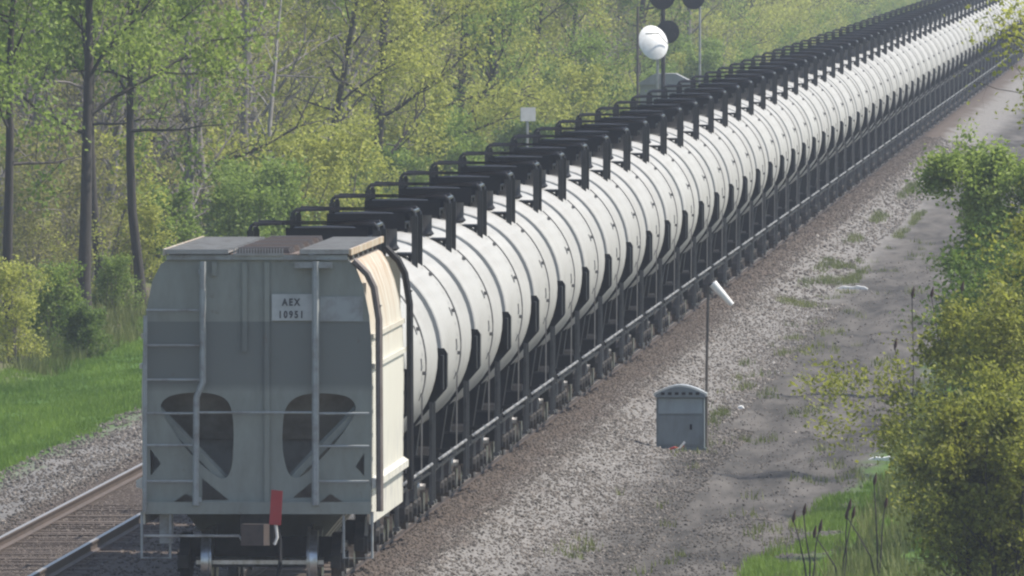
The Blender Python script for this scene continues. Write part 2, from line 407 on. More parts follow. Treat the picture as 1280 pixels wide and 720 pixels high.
def smooth_poly(p, it=2):
    for _ in range(it):
        q = []
        for i in range(len(p)):
            a, b = p[i], p[(i+1) % len(p)]
            q += [(a[0]*.75+b[0]*.25, a[1]*.75+b[1]*.25), (a[0]*.25+b[0]*.75, a[1]*.25+b[1]*.75)]
        p = q
    return p
outl = [(hx(a), hz(b)) for a, b in [(178,641),(176,420),(179,388),(186,352),(197,330),(212,321),(424,321),(440,331),(451,360),(458,395),(461,440),(460,641)]]
holes = [smooth_poly(zq(h)) for h in (
    [(90,175),(110,148),(150,135),(220,130),(280,138),(315,160),(328,210),(330,290),(325,370),(310,405),(290,410),(250,385),(200,340),(150,280),(110,215)],
    [(490,200),(505,165),(540,140),(600,132),(680,138),(715,155),(725,185),(715,215),(660,290),(610,345),(560,395),(530,408),(505,395),(490,340),(485,280)])]
holes += [zq(h) for h in ([(130,487),(175,457),(195,467),(200,487)], [(605,487),(640,457),(688,487)], [(60,312),(95,360),(62,400)], [(750,325),(722,370),(750,400)], [(228,408),(315,478),(228,478)], [(580,420),(520,470),(580,470)])]
plate('end_sheet', outl, holes, .03, .04, M['hopper'], hop)
b = MB()
for s in (-1, 1):
    for z0, z1, yy in ((3.0, 1.75, 0),):
        b.tube([(s*1.55, .16, 2.75), (s*.30, .16, 1.45)], .09, 6)
b.build('diagonal_brace', M['hopper'], hop)
MB().prism([(.07,3.42),(.11,3.42),(1.0,2.25),(1.0,2.2),(.95,2.2)], -1.5, 1.5, 'x').build('slope_sheet', M['hopper_dark'], hop)
MB().box(-1.5, 1.5, 1.05, 1.1, 1.15, 4.4).build('inner_bulkhead', M['hopper_dark'], hop)
# end ribs
b = MB()
for p, y0, y1 in ((302,328,440),(330,328,640),(264,328,345)): b.box(hx(p)-.035, hx(p)+.035, -.035, .009, hz(y1), hz(y0))
b.build('end_rib', M['hopper'], hop)
def side(s):
    pr = [(1.605,1.02),(1.615,1.9),(1.625,2.9),(1.605,3.55),(1.56,3.95),(1.49,4.25),(1.40,4.50),(1.30,4.66),(1.18,4.74)]
    q = [(a*s, z) for a, z in pr] + [((a-.03)*s, z-(.01 if a < 1.5 else 0)) for a, z in pr[::-1]]
    o = MB().prism(q, .055, HL).build('side_sheet', M['cream'], hop, smooth=50)
    for zz, aa in ((3.66,1.60),(3.24,1.622)):
        MB().box(min(s*aa, s*(aa+.035)), max(s*aa, s*(aa+.035)), .06, HL-.01, zz-.035, zz+.035).build('side_ridge', M['cream'], o)
    MB().prism([(s*1.617,1.52),(s*1.70,1.54),(s*1.70,1.64),(s*1.617,1.68)], .0, HL).build('side_sill', M['cream'], o)
    return o
side(1); side(-1)
MB().box(-1.22, 1.22, .06, HL, 4.66, 4.745).build('roof_sheet', M['hopper'], hop)
MB().box(-1.57, 1.57, HL, HL+.04, 1.2, 4.6).build('front_bulkhead', M['hopper'], hop)
for s in (-1, 1):
    rb = MB(); x0, x1 = (.60, 1.29) if s > 0 else (-1.29, -.40)
    rb.box(x0, x1, -.05, HL+.1, 4.835, 4.86)
    for k in range(60): rb.box(x0, x1, k*.235, k*.235+.05, 4.86, 4.885)
    rb.box(x0, x1, -.09, -.05, 4.82, 4.886)
    ro = rb.build('running_board', M['roof'], hop)
    ro_b = None
    for k in range(7):
        q = MB().prism([(s*.98,4.83),(s*1.25,4.83),(s*1.27,4.72),(s*1.22,4.70)], .3+k*2.1, .34+k*2.1).build('board_bracket', M['corner'], ro)
    MB().box(min(s*1.29, s*1.325), max(s*1.29, s*1.325), -.05, HL+.1, 4.80, 4.89).build('board_edge', M['cream'], ro)
if 1:
    b = MB(); b.box(-1.27, 1.27, -.045, 0.0, hz(325), hz(319)); b.build('end_fascia', M['hopper_light'], hop)
    hb = MB(); hb.box(-.38, .56, 0, HL, 4.75, 4.82); hb.build('hatch_trough', M['hatch'], hop)
    for k in range(7):
        h = MB(); y0 = .35+k*1.95
        h.prism([(-.30,4.82),(.46,4.82),(.43,4.885),(-.27,4.885)], y0, y0+1.75)
        for j in range(5): h.prism([(-.31,4.82),(.47,4.82),(.44,4.905),(-.28,4.905)], y0+.15+j*.34, y0+.24+j*.34)
        h.build('hatch_cover', M['hatch'] if k % 2 else M['corner'], hop)
    b = MB(); b.box(-.33, .38, -.10, -.065, 4.80, 4.83)
    for k in range(18): b.box(-.33+k*.04, -.312+k*.04, -.10, -.065, 4.83, 4.90)
    b.build('end_step_grating', M['roof'], hop)
# ladders on the end: stile and rungs
def stile(pts, r, m=M['hopper_light']): return MB().tube([(hx(a), -.12, hz(b)) for a, b in pts], r, 6)
b = stile([(250,327),(250,478),(242,497),(241,632)], .045)
for y in (388,432,475,517,557,602): b.tube([(hx(179), -.12, hz(y)), (hx(246 if y < 480 else 241), -.12, hz(y))], .017, 6)
for y0 in (340, 625): b.box(hx(246)-.02, hx(246)+.02, -.12, .0, hz(y0)-.03, hz(y0)+.03)
b.tube([(hx(178), -.12, hz(395)), (hx(177), -.12, hz(640))], .03, 6)
b.build('end_ladder', M['hopper_light'], hop)
b = stile([(391,327),(391,632)], .05)
for y in (517,558,602): b.tube([(hx(391), -.12, hz(y)), (hx(458), -.12, hz(y))], .017, 6)
b.tube([(hx(241), -.12, hz(516)), (hx(391), -.12, hz(516))], .017, 6)
for y0 in (340, 625): b.box(hx(391)-.02, hx(391)+.02, -.12, .0, hz(y0)-.03, hz(y0)+.03)
b.box(hx(365), hx(412), -.14, -.06, hz(335), hz(328))
b.build('end_ladder', M['hopper_light'], hop)
for yy in (-.02, HL-.25):
    b = MB()
    for dy in (0, .38): b.tube([(hx(438), yy+dy, hz(326)), (hx(455), yy+dy, hz(343)), (hx(458)+.06, yy+dy, hz(360)), (hx(458)+.13, yy+dy, hz(400)), (hx(460)+.12, yy+dy, hz(640))], .045, 6)
    for k in range(9): b.tube([(hx(460)+.13, yy, 1.45+k*.33), (hx(460)+.13, yy+.38, 1.45+k*.33)], .015, 6)
    b.build('corner_ladder', M['corner'] if yy < 1 else M['black'], hop)
# number plate
pl = MB().box(hx(336), hx(389), -.02, .008, hz(401), hz(368)).build('number_plate', M['sign'], hop)
def text(body, x, z, size, parent, y, m, sx=.8):
    cu = bpy.data.curves.new('t', 'FONT'); cu.body = body; cu.size = size; cu.align_x = 'CENTER'; cu.extrude = .002; cu.space_character = 1.4; cu.offset = .0055
    ob = bpy.data.objects.new('t', cu); COL.objects.link(ob)
    me = bpy.data.meshes.new_from_object(ob.evaluated_get(bpy.context.evaluated_depsgraph_get()))
    bpy.data.objects.remove(ob); bpy.data.curves.remove(cu)
    me.transform(Matrix.Translation((x, y, z)) @ Matrix.Rotation(math.pi/2, 4, 'X') @ Matrix.Diagonal((sx, 1, 1, 1)))
    me.materials.clear(); me.materials.append(m); me.name = 'lettering'
    return link('lettering', me, parent)
text('AEX', hx(360), hz(382), .135, pl, -.024, M['ink']); text('10951', hx(360), hz(397.5), .135, pl, -.024, M['ink'])
# light plate right of the ladder
MB().box(hx(396), hx(450), -.012, .007, hz(402), hz(371)).build('blank_plate', M['hopper_light'], hop)
# end sill, coupler, hose, steps
MB().box(hx(178), hx(460), -.1, .009, hz(643), hz(628)).build('end_sill', M['hopper'], hop)
MB().box(-.24, .24, .01, 3.2, .72, 1.16).build('draft_sill', M['truck'], hop)
b = MB().box(-.13, .13, -.45, .02, .78, 1.02); b.prism([(-.2,-.75),(.12,-.78),(.2,-.6),(.16,-.44),(-.16,-.44)], .74, 1.04, 'z'); b.build('coupler', M['coupler'], hop)
b = MB().tube([(.30,-.25,.98),(.33,-.36,.8),(.34,-.42,.5),(.30,-.40,.22)], .03, 8); b.build('air_hose', M['black'], hop)
for s in (-1, 1):
    b = MB(); xx = s*1.42
    b.tube([(xx-.2,-.05,1.2),(xx-.2,-.05,.55),(xx+.2,-.05,.55),(xx+.2,-.05,1.2)], .02, 6); b.build('stirrup_step', M['hopper_light'], hop)
b = MB().box(hx(195), hx(212), .1, .2, .75, 1.18); b.build('uncoupling_bracket', M['hopper_light'], hop)
MB().tube([(hx(176),-.13,.86),(-.25,-.13,.86),(-.2,-.3,.8)], .02, 6).build('uncoupling_lever', M['galv'], hop)
make_truck(hop, 2.05); make_truck(hop, HL-2.05)
b = MB()
for q in (3.9, 7.1, 10.3): b.prism([(-1.45,1.5),(1.45,1.5),(.55,.42),(-.55,.42)], q-.9, q+.9)
b.build('discharge_hopper', M['hopper'], hop)
MB().box(-.22, .22, HL+.04, HL+.75, .75, 1.05).build('coupler', M['truck'], hop)
# end of train marker hanging on the coupler: its own thing
et = empty('train_marker', (hx(342.5), HY-.56, 1.05)); tag(et, 'red rectangular marker flag hanging at the coupler of the grey hopper', 'marker')
e = MB(); e.prism([(-.09,-.02),(.075,-.03),(.10,.45),(-.06,.47)], -.03, .0); e.build('marker_plate', M['red'], et)
MB().box(-.04, .04, -.0, .10, .0, .3).build('clamp', M['black'], et)
MB().tube([(0,.0,-.02),(.02,.02,-.2),(-.02,.03,-.30)], .022, 6).build('strap', M['white'], et)

# --- tank cars
TL = 18.0; TR = 1.58; TZ = 2.82; CYL = 7.75; HD = .52; HR = 1.48
def make_tank_car():
    root = empty('tank_car', (0, 0, 0))
    prof = []
    for k in range(9):
        t = math.pi/2*k/8; prof.append((-CYL-HD*math.cos(t), max(HR*math.sin(t), .01)))
    prof += [(-CYL+.01, TR-.02), (-CYL+.03, TR)]
    for yb in (-4.6, 4.6):
        prof += [(yb-.05, TR), (yb-.03, TR+.010), (yb+.03, TR+.010), (yb+.05, TR)]
    prof += [(CYL-.03, TR), (CYL-.01, TR-.02)]
    for k in range(9):
        t = math.pi/2*(8-k)/8; prof.append((CYL+HD*math.cos(t), max(HR*math.sin(t), .01)))
    MB().lathe(prof, 'y', (0,0,TZ), 56).build('tank_shell', M['tank'], root, smooth=30)
    for s in (-1, 1):
        y0 = s*(CYL+HD+.02)
        hs = MB().prism([(-1.62,2.92),(1.62,2.92),(1.66,2.86),(1.66,2.30),(1.40,2.0),(.92,1.42),(-.92,1.42),(-1.40,2.0),(-1.66,2.30),(-1.66,2.86)], y0, y0+s*.035)
        hs.prism([(-1.66,2.84),(-1.62,2.84),(-1.62,2.32),(-1.66,2.32)], y0-s*.55, y0); hs.prism([(1.62,2.84),(1.66,2.84),(1.66,2.32),(1.62,2.32)], y0-s*.55, y0)
        hs.build('head_shield', M['black'], root)
    # dome housing and top platform
    hs = MB().lathe([(4.30,.50),(4.34,.56),(4.40,.52),(4.78,.52),(4.80,.56),(4.84,.56),(4.90,.44),(4.92,.05)], 'z', (.12,0,0), 28)
    hs.box(.16, .24, -.62, -.55, 4.42, 4.86)
    hs.build('dome_housing', M['black'], root)
    gr = MB()
    gr.box(-.42, .80, -1.25, -.64, 4.66, 4.72); gr.box(-.42, .80, .64, 1.25, 4.66, 4.72)
    for yy in (-1.25, 1.21): gr.box(-.42, .80, yy, yy+.04, 4.72, 4.90)
    for x_ in (-.42, .25): gr.tube([(x_, -1.1, 4.68), (x_, -1.1, TZ+math.sqrt(TR**2-x_**2)-.03)], .03, 6); gr.tube([(x_, 1.1, 4.68), (x_, 1.1, TZ+math.sqrt(TR**2-x_**2)-.03)], .03, 6)
    for xx in (-.42, .76): gr.box(xx, xx+.04, -1.21, 1.21, 4.725, 4.76)
    gr.build('platform', M['black'], root)
    hr = MB()
    for yy in (-1.22, 1.22):
        zb = TZ+math.sqrt(TR**2-.95**2)-.03
        hr.tube([(-.95,yy,zb),(-.95,yy,4.90),(-.90,yy,4.96),(.90,yy,4.96),(.95,yy,4.90),(.95,yy,zb)], .034, 8)
        for s in (-1, 1): hr.box(s*.95-.048, s*.95+.048, yy-.03, yy+.03, zb, 4.86)
    for s in (-1, 1): hr.tube([(s*.93,-1.22,4.93),(s*.93,1.22,4.93)], .03, 6)
    hr.build('handrail', M['black_gloss'], root)
    for s in (-1, 1):
        st = MB(); zb = TZ+math.sqrt(TR**2-.75**2)
        a, c_ = sorted((s*.60, s*.92))
        st.box(a, c_, -.9, .9, zb+.02, zb+.06)
        for yy in (-.85, .8): st.box(s*.68-.025, s*.68+.025, yy, yy+.05, zb-.05, zb+.02); st.box(s*.86-.025, s*.86+.025, yy, yy+.05, zb-.16, zb+.02)
        st.build('top_step', M['black'], root)
    # side ladders following the shell
    for s in (-1, 1):
        ld = MB(); ang = [R(50-6*k) for k in range(12)]
        for yy in (.05, .42):
            ld.tube([(s*(TR+.05)*math.cos(a), yy, TZ+(TR+.05)*math.sin(a)) for a in ang] + [(s*1.56, yy, 1.25)], .008, 5)
        for k, a in enumerate(ang):
            ld.tube([(s*(TR+.05)*math.cos(a), .05, TZ+(TR+.05)*math.sin(a)), (s*(TR+.05)*math.cos(a), .42, TZ+(TR+.05)*math.sin(a))], .011, 5)
            if k % 4 == 1: ld.box(s*(TR+.03)*math.cos(a)-.028, s*(TR+.03)*math.cos(a)+.028, .02, .07, TZ+(TR+.03)*math.sin(a)-.028, TZ+(TR+.03)*math.sin(a)+.028)
        ld.build('side_ladder', M['ladder'], root)
        for an, yy, h_ in ((20, -.5, .07), (1, -.6, .09), (-18, 1.3, .06)):
            q = MB().box(TR-.02, TR+.012, -h_, h_, -h_, h_).build('placard', M['placard'], root, (0, yy, TZ)); q.rotation_euler = (0, R(-an), 0) if s > 0 else (0, R(180+an), 0)
        # running handrail along the sill
        rl = MB().tube([(s*1.50, -7.5, 1.19), (s*1.50, 7.5, 1.19)], .024, 6)
        for yy in (-7.4, -2.5, 2.5, 7.4): rl.box(min(s*1.40, s*1.5), max(s*1.40, s*1.5), yy-.03, yy+.03, 1.07, 1.18)
        rl.build('sill_rail', M['sillrail'], root)
        sp = MB()
        for yy in (-4.2, 4.2): sp.box(min(s*1.0, s*1.46), max(s*1.0, s*1.46), yy-.05, yy+.05, 1.06, 1.12)
        sp.box(min(s*1.30, s*1.46), max(s*1.30, s*1.46), -8.3, 8.3, 1.03, 1.08)
        sp.build('side_sill', M['black'], root)
        for e in (-1, 1):
            el = MB()
            for yy in (8.25, 8.62): el.box(s*1.46-.026, s*1.46+.026, e*yy-.025, e*yy+.025, .58, 2.12)
            for k in range(5): el.tube([(s*1.46, e*8.25, .66+k*.34), (s*1.46, e*8.62, .66+k*.34)], .018, 5)
            el.box(s*1.46-.05, s*1.46+.05, e*8.2 if e > 0 else e*8.67, e*8.67 if e > 0 else e*8.2, .55, .60)
            el.build('end_ladder', M['endlad'], root)
    for e in (-1, 1):
        u = MB(); ya, yb = sorted((e*5.3, e*8.62))
        u.box(-.30, .30, ya, yb, .82, 1.22); yc, yd = sorted((e*8.30, e*8.50)); u.box(-1.42, 1.42, yc, yd, 1.0, 1.28)
        yc, yd = sorted((e*6.55, e*7.25)); u.prism([(-1.1,.95),(1.1,.95),(1.22,1.75),(.75,1.45),(-.75,1.45),(-1.22,1.75)], yc, yd)
        u.build('stub_sill', M['black'], root)
        MB().box(-.14, .14, *sorted((e*8.62, e*8.985)), .80, 1.04).build('coupler', M['truck'], root)
        make_truck(root, e*6.9)
    b = MB().box(-.3, .3, -.35, .35, .75, 1.25); b.tube([(-1.2,2.2,1.0),(1.1,2.2,1.0)], .2, 10); b.tube([(-.9,-2.6,.95),(-.9,2.6,.95)], .12, 8)
    b.box(.45, 1.05, -4.0, -3.0, .7, 1.2); b.build('brake_gear', M['black'], root)
    return root
ONES = ['','first','second','third','fourth','fifth','sixth','seventh','eighth','ninth','tenth','eleventh','twelfth','thirteenth','fourteenth','fifteenth','sixteenth','seventeenth','eighteenth','nineteenth']
def ordinal(n):
    if n < 20: return ONES[n]
    t = {2:'twenty',3:'thirty',4:'forty',5:'fifty',6:'sixty',7:'seventy'}[n//10]
    tt = {2:'twentieth',3:'thirtieth',4:'fortieth',5:'fiftieth',6:'sixtieth',7:'seventieth'}[n//10]
    return tt if n % 10 == 0 else t+'-'+ONES[n % 10]
proto = make_tank_car()
NCAR = 66
for k in range(NCAR):
    if k == 0: o = proto
    else: o = copy_tree(proto, None, 2 if k < 34 else 1)
    o.location = (0, 399.6+k*TL, 0)
    if k == 0: lb = 'white tank car coupled directly to the grey hopper, its end hidden by it'
    elif k < 34: lb = 'white tank car with black top platform, %s behind the grey hopper' % ordinal(k+1)
    else: lb = 'white tank car in the hazy far part of the train, %s behind the grey hopper' % ordinal(k+1)
    tag(o, lb, 'tank car', 'white tank cars of the train')

# ------------------------------------------------------------------ trackside objects
BD = 500.; bx = px(850.5, BD); bzg = float(gz(bx, BD))
cb = empty('trackside_cabinet', (bx, BD, bzg)); tag(cb, 'grey trackside equipment cabinet with arched bright metal roof, beside the train', 'cabinet')
MB().box(-.45, .45, 0, .7, .06, 1.0).build('body', M['cabinet'], cb)
MB().box(-.41, .41, -.025, -.003, .70, .98).build('upper_panel', M['cabinet_light'], cb)
MB().box(-.41, .41, -.02, -.003, .12, .66).build('door', M['cabinet'], cb)
MB().box(-.48, .48, -.03, .73, -.15, .055).build('base', M['cabinet'], cb)
arc = [(-.50,1.02)]+[(-.50+.1*k, 1.08+.16*math.sin(math.pi*k/10)) for k in range(11)]+[(.50,1.02)]
rf = MB().prism(arc, -.08, .78).build('roof', M['cabinet_roof'], cb)
b = MB().prism([(-.47,1.004)]+[(-.46+.092*k, 1.06+.145*math.sin(math.pi*k/10)) for k in range(11)]+[(.47,1.004)], -.10, -.083); b.build('gable', M['cabinet'], cb)
b = MB()
for k in range(6): b.box(-.36+k*.13, -.29+k*.13, -.106, -.101, 1.05, 1.10)
b.build('vent', M['black'], cb)
MB().box(.18, .22, -.045, -.021, .40, .50).build('handle', M['black'], cb)
pd = 500.4; ppx = px(882, pd)
wp = empty('windsock_pole', (ppx, pd+.3, float(gz(ppx, pd+.3)))); tag(wp, 'thin brown pole with a small white windsock, standing behind the cabinet', 'pole')
ht = pz(356, pd) - wp.location.z
MB().tube([(0,0,-.2),(.02,0,ht*.5),(.045,0,ht)], [.035,.03,.025], 8).build('pole', M['pole'], wp)
d = Vector((.36, .05, -.40))
p0 = Vector((.13, 0, ht+.02))
MB().tube([p0, p0+d*.5, p0+d], [.085,.068,.05], 12).build('windsock', M['white'], wp)
MB().tube([(.04,0,ht-.02),(.14,0,ht+.01)], .025, 6).build('bracket', M['black'], wp)
sc = empty('cable_scrap', (px(848, 499), 499.2, bzg)); tag(sc, 'red and white scrap of cable lying at the foot of the cabinet', 'debris')
MB().tube([(-.20,0,.03),(-.08,-.02,.08),(.02,0,.06),(.1,.02,.12)], .022, 6).build('red_end', M['red'], sc)
MB().tube([(-.05,-.05,.02),(.03,-.06,.08),(.12,-.05,.19)], .02, 6).build('white_end', M['white'], sc)
def sheet(name, label, p, q, D, wpx, hpx):  # low white slab with a ragged top, lying on the ground
    x = px(p, D); wd = wpx*D/F; h = hpx*D/F; r = random.Random(int(p)); b = MB(); n = 9
    top = [(-wd/2+wd*k/n, h*(.55+.45*r.random())*(1-abs(2*k/n-1)**4*.8)) for k in range(n+1)]
    b.prism([(wd/2,-.03),(-wd/2,-.03)]+top, -.35, .35)
    o = b.build(name, M['white'], None, (x, D, float(gz(x, D)))); tag(o, label, 'debris'); return o
sheet('white_strip', 'white strip lying on the grey dirt road beyond the leafy branch', 1065, 366, 704, 40, 4.5)
sheet('white_strip', 'white strip at the edge of the grass beside the right bushes', 1105, 577, 494, 40, 6)
sheet('plastic_scrap', 'small white scrap on the gravel to the right of the cabinet', 926, 508, 541, 8, 4)
# small sign, signals, shed on the far left side
def at(p, q, D): return Vector((px(p, D), D, pz(q, D)))
D = 858.; c_ = at(660, 143, D)
sg = empty('trackside_sign', (c_.x, D, float(gz(c_.x, D)))); tag(sg, 'small pale rectangular sign on a post in front of the wood', 'sign'); hgt = c_.z-sg.location.z
MB().box(-.27, .27, -.02, .02, hgt-.22, hgt+.22).build('board', M['sign'], sg); sg.rotation_euler = (0, 0, R(30)); MB().tube([(0,.05,-.3),(0,.05,hgt+.1)], .045, 8).build('post', M['galv'], sg)
D = 1040.
c_ = at(829, 40, D); mz = float(gz(c_.x, D))
mast = empty('signal_mast', (c_.x, D, mz)); tag(mast, 'dark railway signal mast with round black target heads, rising beside the white dish', 'signal'); k_ = D/F
H = lambda q: pz(q, D)-mz
MB().tube([(0,0,-.2),(0,0,H(-40))], .085, 10).build('post', M['truck'], mast)
for (dx, q, r_) in ((.18, 40, .46), (-.03, -4, .50)):
    hd = MB().lathe([(-.12,.06),(-.10,r_),(-.04,r_),(.25,.22),(.4,.2)], 'y', (dx, -.2, H(q)), 24)
    for k in range(3):
        a = math.pi/2+2*math.pi*k/3; hd.lathe([(-.32,.13),(-.1,.13)], 'y', (dx+.22*math.cos(a), -.2, H(q)+.22*math.sin(a)), 10)
    hd.build('signal_head', M['black'], mast)
m2 = empty('signal_mast', (px(873, D), D+3, mz)); tag(m2, 'slim pale grey signal mast with one black head at the top, right of the dish', 'signal')
MB().tube([(0,0,-.2),(0,0,H(-40))], .05, 8).build('post', M['galv'], m2)
hd = MB().lathe([(-.12,.06),(-.10,.44),(-.04,.44),(.25,.22),(.4,.2)], 'y', (-.25,-.15,H(-2)), 24); hd.build('signal_head', M['black'], m2)
dp = at(817, 53, D-4)
ds = empty('dish_antenna', (px(822, D-4), D-4, mz)); tag(ds, 'bright white dish antenna on a short post beside the railway', 'antenna')
dish = MB(); n = 28; rings = []
v = []; fcs = []
for i in range(7):
    r_ = .68*i/6
    for k in range(n):
        t_ = 2*math.pi*k/n; v.append((r_*math.cos(t_), .26*(r_/.68)**2-.26, r_*math.sin(t_)))
for i in range(6):
    for k in range(n): fcs.append((i*n+k, i*n+(k+1)%n, (i+1)*n+(k+1)%n, (i+1)*n+k))
v2 = [(a, b+.03, c) for a, b, c in v]; m_ = len(v)
fcs2 = [tuple(q+m_ for q in f[::-1]) for f in fcs] + [((6*n+k), (6*n+(k+1)%n), (6*n+(k+1)%n)+m_, (6*n+k)+m_) for k in range(n)]
dish.add(v+v2, fcs+fcs2)
do = dish.build('dish', M['white'], ds); do.location = (dp.x-ds.location.x, -.25, dp.z-mz); do.rotation_euler = (R(-24), R(20), R(24)); do.scale = (.95, 1, 1.06)
MB().tube([(0,0,-.2),(0,0,dp.z-mz-.1),(-.05,-.15,dp.z-mz)], .06, 8).build('post', M['galv'], ds)
MB().tube([(dp.x-ds.location.x-.30,-.75,dp.z-mz+.34),(dp.x-ds.location.x+.22,-.72,dp.z-mz+.35)], .03, 8).build('feed_horn', M['galv'], ds)
MB().tube([(dp.x-ds.location.x+.2,-.72,dp.z-mz+.36),(dp.x-ds.location.x+.55,-.2,dp.z-mz-.05)], .02, 6).build('feed_arm', M['galv'], ds)
D = 1052.; c_ = at(832, 110, D); sh = empty('equipment_shed', (c_.x, D, float(gz(c_.x, D)))); tag(sh, 'grey equipment shed under the white dish, mostly hidden by the train', 'shed')
ze = pz(104, D)-sh.location.z; zr = pz(92, D)-sh.location.z
MB().box(-1.0, 1.0, 0, 2.4, -.2, ze).build('wall', M['concrete'], sh)
MB().prism([(-1.1,ze),(-.4,zr),(.4,zr),(1.15,ze),(1.12,ze-.06),(-1.08,ze-.06)], -.15, 2.55).build('roof', M['concrete'], sh)
D = 1010.; x_ = px(797, D); zg = float(gz(x_, D))
tp = MB().tube([(0,0,-.2),(.01,0,pz(8, D)-zg)], .05, 8).build('thin_pole', M['pole'], None, (x_, D, zg)); tag(tp, 'thin brown pole just left of the white dish', 'pole')

# ------------------------------------------------------------------ trees
def frame(d):
    a = np.cross(d, [0,0,1.]) if abs(d[2]) < .95 else np.cross(d, [1.,0,0]); a /= np.linalg.norm(a)+1e-9
    return a, np.cross(a, d)
def gen_tree(seed, h, r0, base_f, spread, n_limb, n_sub, n_twig, n_leaf, leaf, clump=.22, lean=0., up=.5, droop=0., top=1.0, bias=(0,0), stems=1):
    """returns wood (V, F quads), leaves (V, F quads, tint). Trunk, limbs, branches, twigs; leaves grow in clumps round the twigs."""
    r = np.random.default_rng(seed); WV = []; WF = []; off = 0; LP = []; LT = []
    def tube(P, rad, n):
        nonlocal off
        P = np.asarray(P); m = len(P); V = np.zeros((m*n, 3))
        for i in range(m):
            d = P[min(i+1, m-1)]-P[max(i-1, 0)]; d = d/(np.linalg.norm(d)+1e-9); a, b = frame(d)
            t = 2*np.pi*np.arange(n)/n; V[i*n:(i+1)*n] = P[i]+rad[i]*(np.cos(t)[:,None]*a+np.sin(t)[:,None]*b)
        F_ = [(i*n+k, i*n+(k+1)%n, (i+1)*n+(k+1)%n, (i+1)*n+k) for i in range(m-1) for k in range(n)]
        WV.append(V); WF.append(np.array(F_)+off); off += len(V)
    def grow(p, d, L, n, wob, lift):
        P = [np.array(p, float)]; d = np.array(d, float)
        for _ in range(n):
            d = d+r.normal(0, wob, 3)+np.array([0,0,lift]); d /= np.linalg.norm(d); P.append(P[-1]+d*L/n)
        return np.array(P)
    for st in range(stems):
        a0 = r.uniform(0, 6.28); o0 = np.array([math.cos(a0), math.sin(a0), 0])*(0 if stems == 1 else r.uniform(.05,.35)*spread)
        T = grow(o0+np.array([0,0,-.3]), [lean+o0[0]*.5, o0[1]*.5+r.normal(0,.04), 1], h, 10, .05, .02)
        RT = np.linspace(r0, r0*.16, 11); RT[0] *= 1.35; tube(T, RT, 7)
        for i in range(n_limb):
            f = base_f+(top-base_f)*((i+r.random()*.9)/n_limb); fi = min(f*10, 9.99); j = int(fi); p = T[j]+(T[j+1]-T[j])*(fi-j)
            az = i*2.4+r.normal(0,.5); el = up*r.uniform(.3,1.25)
            d = np.array([math.cos(az)*math.cos(el)+bias[0], math.sin(az)*math.cos(el)+bias[1], math.sin(el)])
            L = spread*(1.05-.55*max(f-base_f, 0)/(1.01-base_f))*r.uniform(.65,1.2)
            B = grow(p, d, L, 5, .12, .03-droop); rb = RT[j]*.42
            tube(B, np.linspace(rb, rb*.25, 6), 5)
            for s in range(n_sub):
                q = .25+.75*(s+r.random())/n_sub; jj = min(int(q*5), 4); pp = B[jj]+(B[jj+1]-B[jj])*(q*5-jj)
                dd = (B[-1]-B[0])/L+r.normal(0,.6,3)+np.array([0,0,.15-droop]); dd /= np.linalg.norm(dd)
                SB = grow(pp, dd, L*r.uniform(.28,.55), 3, .2, .02-droop); tube(SB, np.linspace(rb*.35, rb*.1, 4), 4)
                dens = r.choice([0,.3,.9,1.5,2.2])
                for t_ in range(n_twig):
                    q2 = r.uniform(.3,1); kk = min(int(q2*3), 2); p3 = SB[kk]+(SB[kk+1]-SB[kk])*(q2*3-kk)
                    d3 = dd+r.normal(0,.8,3); d3 /= np.linalg.norm(d3); TW = grow(p3, d3, L*r.uniform(.12,.28), 2, .25, -droop)
                    tube(TW, np.array([rb*.12, rb*.07, rb*.03]), 3)
                    m = int(n_leaf*dens*r.uniform(.5,1.4))
                    if m:
                        uu = r.random(m)**.7; c = TW[0]+(TW[2]-TW[0])*uu[:,None]
                        LP.append(c+r.normal(0, clump, (m,3))); LT.append(np.clip(r.normal(.5+.22*r.normal(), .2, m), 0, 1))
    W = (np.concatenate(WV), np.concatenate(WF))
    if not LP: return W, None
    Pn = np.concatenate(LP); tn = np.concatenate(LT); n = len(Pn)
    nn = r.normal(size=(n,3))+np.array([.25,-.1,.7]); nn /= np.linalg.norm(nn, axis=1)[:,None]
    a = np.cross(nn, r.normal(size=(n,3))); a /= np.linalg.norm(a, axis=1)[:,None]; b = np.cross(nn, a)
    sz = leaf*r.uniform(.55,1.3,n)[:,None]
    V = np.stack([Pn-a*sz*.5, Pn-b*sz*.32+nn*sz*.06, Pn+a*sz*.55, Pn+b*sz*.32+nn*sz*.06], 1).reshape(-1,3)
    Fl = np.arange(4*n).reshape(n,4)
    return W, (V, Fl, np.repeat(tn, 4))

KIND = {}
def variety(key, bark, leafm, **kw):
    W, Lf = gen_tree(**kw); KIND[key] = (W, Lf, bark, leafm)
    mw = np_mesh('trunk', W[0], W[1], [M[bark]], smooth=True); ml = np_mesh('crown', Lf[0], Lf[1], [M[leafm]], tint=Lf[2]) if Lf else None
    KIND[key] = (W, Lf, bark, leafm, mw, ml)
variety('yellow1', 'bark', 'leaf_yellow', seed=1, h=12, r0=.22, base_f=.12, spread=4.0, n_limb=20, n_sub=6, n_twig=5, n_leaf=25, leaf=.14, clump=.24)
variety('yellow2', 'bark', 'leaf_yellow', seed=2, h=10.5, r0=.16, base_f=.10, spread=3.4, n_limb=20, n_sub=6, n_twig=5, n_leaf=22, leaf=.13, clump=.22, up=.75)
variety('green1', 'bark', 'leaf_green', seed=3, h=12, r0=.2, base_f=.10, spread=4.0, n_limb=20, n_sub=6, n_twig=5, n_leaf=26, leaf=.14, clump=.25)
